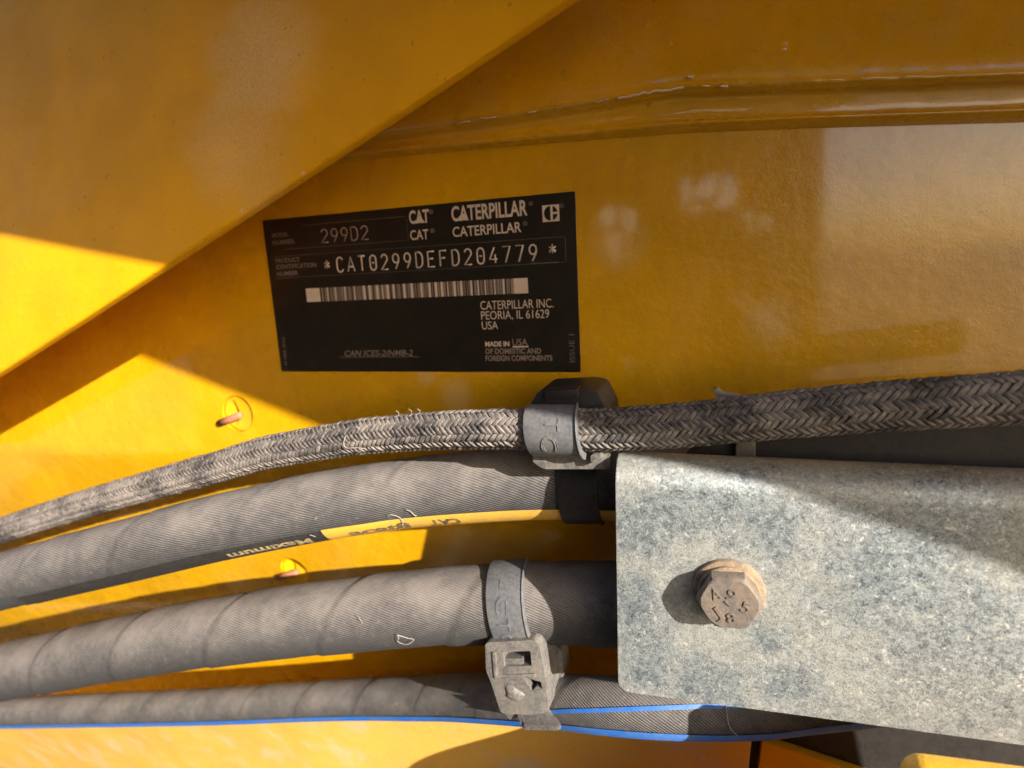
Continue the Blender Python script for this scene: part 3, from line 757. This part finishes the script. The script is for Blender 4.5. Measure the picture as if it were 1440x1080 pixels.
# upper clamp: saddle between the braided hose and the hose below, one strap on each
c1 = thing('hose_clamp', 'black saddle clamp with a grey strap holding the braided hose', 'hose clamp', at(795, 640, .04), 'clamps strapping the hoses')
dB = HB.s_at(776)
out1 = rounded([(741, 598), (746, 568), (757, 550), (822, 547), (840, 551), (856, 582), (858, 625), (745, 625)], 5)
slab('saddle', out1, .047, .022, M_dark, c1, .0012)
slab('saddle_ledge', rounded([(749, 634), (858, 634), (858, 660), (765, 660), (749, 650)], 4), .0545, .041, M_clamp, c1, .0009)
slab('saddle_rib', rounded([(766, 550), (812, 548), (812, 560), (766, 562)], 3), .0495, .042, M_dark, c1, .0006)
slab('saddle_knob', rounded([(830, 639), (846, 639), (847, 651), (831, 652)], 5), .059, .052, M_clamp, c1, .001)
strap('strap', HB, dB, .0196, r_(-78), r_(84), .0004, .0018, M_strap, c1, -.002, 1.5)
strap_text('raised_letter', 'C', HB, dB - .0034, dB + .0022, r_(2), r_(-34), HB.r + .0022, M_strap, c1)
strap_text('raised_letter', 'T', HB, dB - .002, dB + .0032, r_(38), r_(12), HB.r + .0022, M_strap, c1)
d2 = H2.s_at(812)
strap('strap', H2, d2, .0160, r_(-92), r_(92), .0003, .0018, M_dark, c1, .0, 1.2)

# lower clamp: strap over the thick hose, buckle head with window, tail below
c2 = thing('hose_clamp', 'dusty grey strap clamp with a square buckle and cut tail', 'hose clamp', at(735, 950, .04), 'clamps strapping the hoses')
d3 = H3.s_at(716)
strap('strap', H3, d3, .0168, r_(-86), r_(100), .0004, .0020, M_strap, c2, -.004, 1.3)
for ch, a, b in (('C', 36, 17), ('T', 11, -4), ('C', -9, -27)):
    strap_text('raised_letter', ch, H3, d3 - .0042, d3 + .0012, r_(a), r_(b), H3.r + .0024, M_strap, c2)
strap_text('raised_letter', 'L', H3, d3 - .003, d3 + .002, r_(58), r_(46), H3.r + .0024, M_strap, c2)
HF = .0500
head_px = rounded([(682, 904), (751, 900), (758, 906), (764, 935), (768, 962), (772, 1001), (748, 1006), (704, 1003), (692, 965), (683, 942)], 5, 4)
f_ = [at(x, y, HF) for x, y in head_px]
cen = sum(f_, Vector()) / len(f_)
bk = [p + Vector((.0012, .020, 0)) for p in f_]
headbm = prism_bm(f_, bk, .0011, 3)
head = bm_obj('buckle_head', headbm, M_clamp, c2)
def cutter(pxs, h0, h1): return slab('cutter', pxs, h0, h1, M_clamp)
cut(head, [cutter(rounded([(703, 925), (742, 924), (744, 945), (705, 946)], 2, 3), HF + .004, HF - .006),
           cutter(rounded([(729, 960), (757, 968), (759, 978), (750, 975), (745, 981)], 1.5, 3), HF + .004, HF - .005)])
slab('buckle_pawl', rounded([(709, 927), (735, 926), (736, 942), (711, 943)], 2, 3), HF - .0012, HF - .0075, M_clamp, c2, .0006)
slab('buckle_rim', rounded([(692, 918), (697, 917), (699, 950), (752, 948), (752, 953), (695, 955)], 1.2, 3), HF + .0007, HF - .002, M_clamp, c2, .0003)
# rounded lump below the window
rows = []
cl = at(722, 975, HF)
for i in range(9):
    a = math.pi / 2 * i / 8
    rows.append([cl + Vector((math.cos(b) * .0042 * math.cos(a) * (1 + .25 * math.cos(3 * b)), -.0016 * math.sin(a) + .0003, math.sin(b) * .0036 * math.cos(a) * (1 - .2 * math.sin(2 * b)))) for b in [2 * math.pi * q / 24 for q in range(25)]])
grid('buckle_lump', rows, M_clamp, c2)
tf = [at(724, 1001, .046), at(772, 1001, .046), at(783, 1016, .049), at(790, 1025, .053), at(784, 1028, .054), at(737, 1027, .053), at(733, 1020, .050)]
prism('strap_tail', tf, [p + Vector((-.0008, .0022, .0008)) for p in tf], M_clamp, c2, .0005, 2)
slab('tail_nub', rounded([(708, 1003), (726, 1004), (727, 1011), (718, 1013)], 3), .046, .038, M_clamp, c2, .0012)
slab('buckle_wing', rounded([(777, 905), (790, 915), (792, 958), (779, 952)], 4), .034, .022, M_clamp, c2, .001)

# cable tie end sticking up behind the braided hose
M_tie = plain('tie_plastic', (.20, .18, .18), .5, .5, (.38, .33, .31))
tie = slab('cable_tie', rounded([(1002, 549), (1009, 546), (1018, 553), (1042, 556), (1044, 566), (1016, 566)], 2), .050, .047, M_tie, None, .0006)
tag(tie, 'small grey plastic tie end sticking up behind the shaded braided hose', 'cable tie')

# ------------------------------------------------------------------ galvanised bracket and bolt
HBk = .064
mz = NT('galvanised_steel')
vo = mz.n('ShaderNodeTexVoronoi'); vo.inputs['Scale'].default_value = 1250; mz.l(mz.obj(), vo.inputs['Vector'])
vc = mz.n('ShaderNodeSeparateColor'); mz.l(vo.outputs['Color'], vc.inputs[0])
big = mz.noise(55, 5, .65); fl = mz.noise(380, 5, .7); fi = mz.noise(2300, 3, .85)
v = mz.math('ADD', mz.math('MULTIPLY', vc.outputs[0], .18), mz.math('ADD', mz.math('MULTIPLY', fl, .55), mz.math('MULTIPLY', fi, .85)))
zinc = mz.mix(mz.ramp(v, .52, 1.02), (.095, .130, .160), (.47, .515, .535))
bl = mz.ramp(mz.noise(430, 5, .75), .575, .65)
zinc = mz.mix(mz.math('MULTIPLY', bl, .75), zinc, (.82, .82, .78))
blue = None
for bx, by, br in ((905, 740, .011), (955, 712, .011), (1010, 715, .009), (890, 850, .010), (1085, 740, .012), (1060, 700, .010), (905, 935, .009), (1000, 965, .010), (1080, 900, .006), (1110, 960, .009), (1250, 800, .02), (1350, 930, .02), (1330, 720, .015)):
    q = mz.spot(at(bx, by, HBk), br, .75, .9, 110); blue = q if blue is None else mz.math('MAXIMUM', blue, q)
dm = mz.math('SUBTRACT', mz.ramp(big, .25, .7, .40, .78), mz.math('MULTIPLY', blue, .62))
dm = mz.math('MAXIMUM', mz.math('MULTIPLY', dm, mz.ramp(fi, .35, .62, .25, 1.)), 0.)
col = mz.mix(dm, zinc, (.40, .375, .315))
met = mz.math('MULTIPLY', mz.math('SUBTRACT', 1., dm), .62)
mz.set(Base_Color=col, Metallic=met, Roughness=mz.ramp(fl, .3, .7, .27, .44))
mz.bump(mz.math('ADD', fi, mz.math('MULTIPLY', fl, .7)), .00016)
M_zinc = mz.m
brk = thing('steel_bracket', 'galvanised steel bracket plate with rounded corner, bolted over the hose ends', 'bracket', at(1000, 800, .05))
RB = .0095
top_z = at(1000, 642, HBk - RB).z
xr = at(1700, 800, HBk).x
pbl = at(867, 800, HBk).x
def xl_(z): return lerp_tab([(at(870, 975, HBk).z, at(869.5, 975, HBk).x), (at(865, 645, HBk).z, at(865, 645, HBk).x)], z)
pb0 = at(878, 973, HBk); pb1 = at(1125, 1006, HBk)
def zb_(x): return pb0.z + (pb1.z - pb0.z) * (x - pb0.x) / (pb1.x - pb0.x)
prof = []
RC = .0046
ts = [0, .02, .05, .1, .18, .28, .4, .55, .75, 1.0]
rows = []
NX = 60
for t in ts:
    dz = RC * t; off = RC - math.sqrt(max(0, RC**2 - (RC - dz)**2))
    row = []
    for j in range(NX + 1):
        u = j / NX; z_guess = zb_(pb0.x) + dz; x = xl_(z_guess) + off + (xr - xl_(z_guess) - off) * u ** 1.4
        row.append(Vector((x, -HBk, zb_(x) + dz)))
    rows.append(row)
ztan = top_z - RB
for k in range(1, 25):
    t = k / 24; row = []
    for j in range(NX + 1):
        u = j / NX; zz = (zb_(pb0.x) + RC) * (1 - t) + ztan * t; xx = xl_(zz); x = xx + (xr - xx) * u ** 1.4
        row.append(Vector((x, -HBk, (zb_(x) + RC) * (1 - t) + ztan * t)))
    rows.append(row)
for k in range(1, 13):
    a = math.pi / 2 * k / 12; zz = ztan + RB * math.sin(a); xx = xl_(zz)
    rows.append([Vector((xx + (xr - xx) * (j / NX) ** 1.4, -HBk + RB * (1 - math.cos(a)), zz)) for j in range(NX + 1)])
for yy in (-HBk + RB + .002,):
    rows.append([Vector((xl_(top_z) + (xr - xl_(top_z)) * (j / NX) ** 1.4, yy, top_z)) for j in range(NX + 1)])
bp = grid('bracket_plate', rows, M_zinc, brk)
bpy.context.view_layer.update()
m = bp.modifiers.new('thick', 'SOLIDIFY'); m.thickness = .0042; m.offset = -1
nrm = bp.data.polygons[NX * 20].normal
if nrm.y > 0: bp.data.flip_normals()
m2 = bp.modifiers.new('edge', 'BEVEL'); m2.width = .0010; m2.segments = 2; m2.limit_method = 'ANGLE'; m2.angle_limit = r_(50)
bpy.context.view_layer.update(); me = baked(bp); bp.modifiers.clear(); bp.data = me
me.polygons.foreach_set('use_smooth', [True] * len(me.polygons)); me.set_sharp_from_angle(angle=r_(40))

slab('dark_gap_block', [(905, 700), (1010, 606), (1700, 575), (1700, 900), (905, 900)], .040, .004, M_black, brk, .0015)  # black block added so the gap behind the bracket looks dark
slab('mounting_shim', [(1034, 600), (1062, 598), (1064, 700), (1036, 700)], .0425, .038, plain('shim_steel', (.10, .085, .07), .6, .6, nscale=200), brk, .0006)
M_bolt = plain('rusty_bolt', (.14, .115, .095), .8, .95, (.31, .215, .135), nscale=300, bump=.0003)
M_boltf = plain('bolt_face', (.11, .10, .095), .7, .8, (.225, .165, .12), nscale=520, bump=.00022)
BC = at(1024.5, 830.5, HBk)
bolt = thing('hex_bolt', 'rusty hex bolt with raised marks holding the galvanised bracket', 'bolt', BC)
def lathe(name, prof, c, mat, parent, n=56):
    rows = [[c + Vector((math.cos(a) * r, -h, math.sin(a) * r)) for a in [2 * math.pi * k / n for k in range(n + 1)]] for r, h in prof]
    o = grid(name, rows, mat, parent); o.data.set_sharp_from_angle(angle=r_(40)); return o
lathe('washer', [(.0116, -.0005), (.0117, .0008), (.0114, .0016), (.0106, .0020), (.0060, .0022), (.0001, .0022)], BC, M_bolt, bolt)
lathe('bolt_collar', [(.0100, .0020), (.0100, .0032), (.0096, .0036), (.0001, .0036)], BC, M_bolt, bolt)
hx = []
hc = BC
for k in range(6):
    a = r_(60 * k + 60 + 3); hx.append((math.cos(a) * .0102, math.sin(a) * .0102))
def inset(s, k=5):
    o = []
    for i in range(6):
        p, q = Vector(hx[i]), Vector(hx[(i+1) % 6])
        for j in range(k): o.append(p.lerp(q, j / k) * s)
    return o
rows = []
for hgt, s, rl in ((.0034, 1, 9), (.0064, 1.0, 9), (.0076, 1.0, .0100), (.0082, .985, .0094), (.0085, .96, .0088), (.0085, .5, .005), (.0085, .02, .0002)):
    row = []
    for p in inset(s):
        l = p.length
        if l > rl: p = p * (rl / l)
        row.append(hc + Vector((p.x, -hgt - noise.noise(Vector((p.x * 700, p.y * 700, hgt * 300))) * .00016, p.y)))
    row.append(row[0]); rows.append(row)
bh = grid('bolt_head', rows, M_boltf, bolt); bh.data.set_sharp_from_angle(angle=r_(28))
def mark(s, cx, cz, hgt, rot):
    v, f = glyphs(s); asp = .75; ca, sa = math.cos(rot), math.sin(rot); n = len(v); base, top = [], []
    for a, b in v:
        x = (a - .5) * hgt * asp; z = (b / CAPH - .5) * hgt; X = cx + x * ca - z * sa; Zz = cz + x * sa + z * ca
        base.append(hc + Vector((X, -.0084, Zz))); top.append(hc + Vector((X, -.0089, Zz)))
    cnt = {}
    for q in f:
        for a, b in zip(q, q[1:] + q[:1]): cnt[(a, b)] = 1
    fs = [tuple(i + n for i in q) for q in f] + [(a, b, b + n, a + n) for (a, b) in cnt if (b, a) not in cnt]
    mesh('raised_mark', base + top, fs, M_boltf, bolt, smooth=False)
mark('A', -.0042, .0030, .0036, .35); mark('9', .0005, .0034, .0038, -.5); mark('5', .0050, -.0004, .0036, -.3); mark('J', -.0040, -.0036, .0036, .6); mark('8', .0006, -.0048, .0034, .2); mark('-', -.0002, .0006, .0030, -.7)
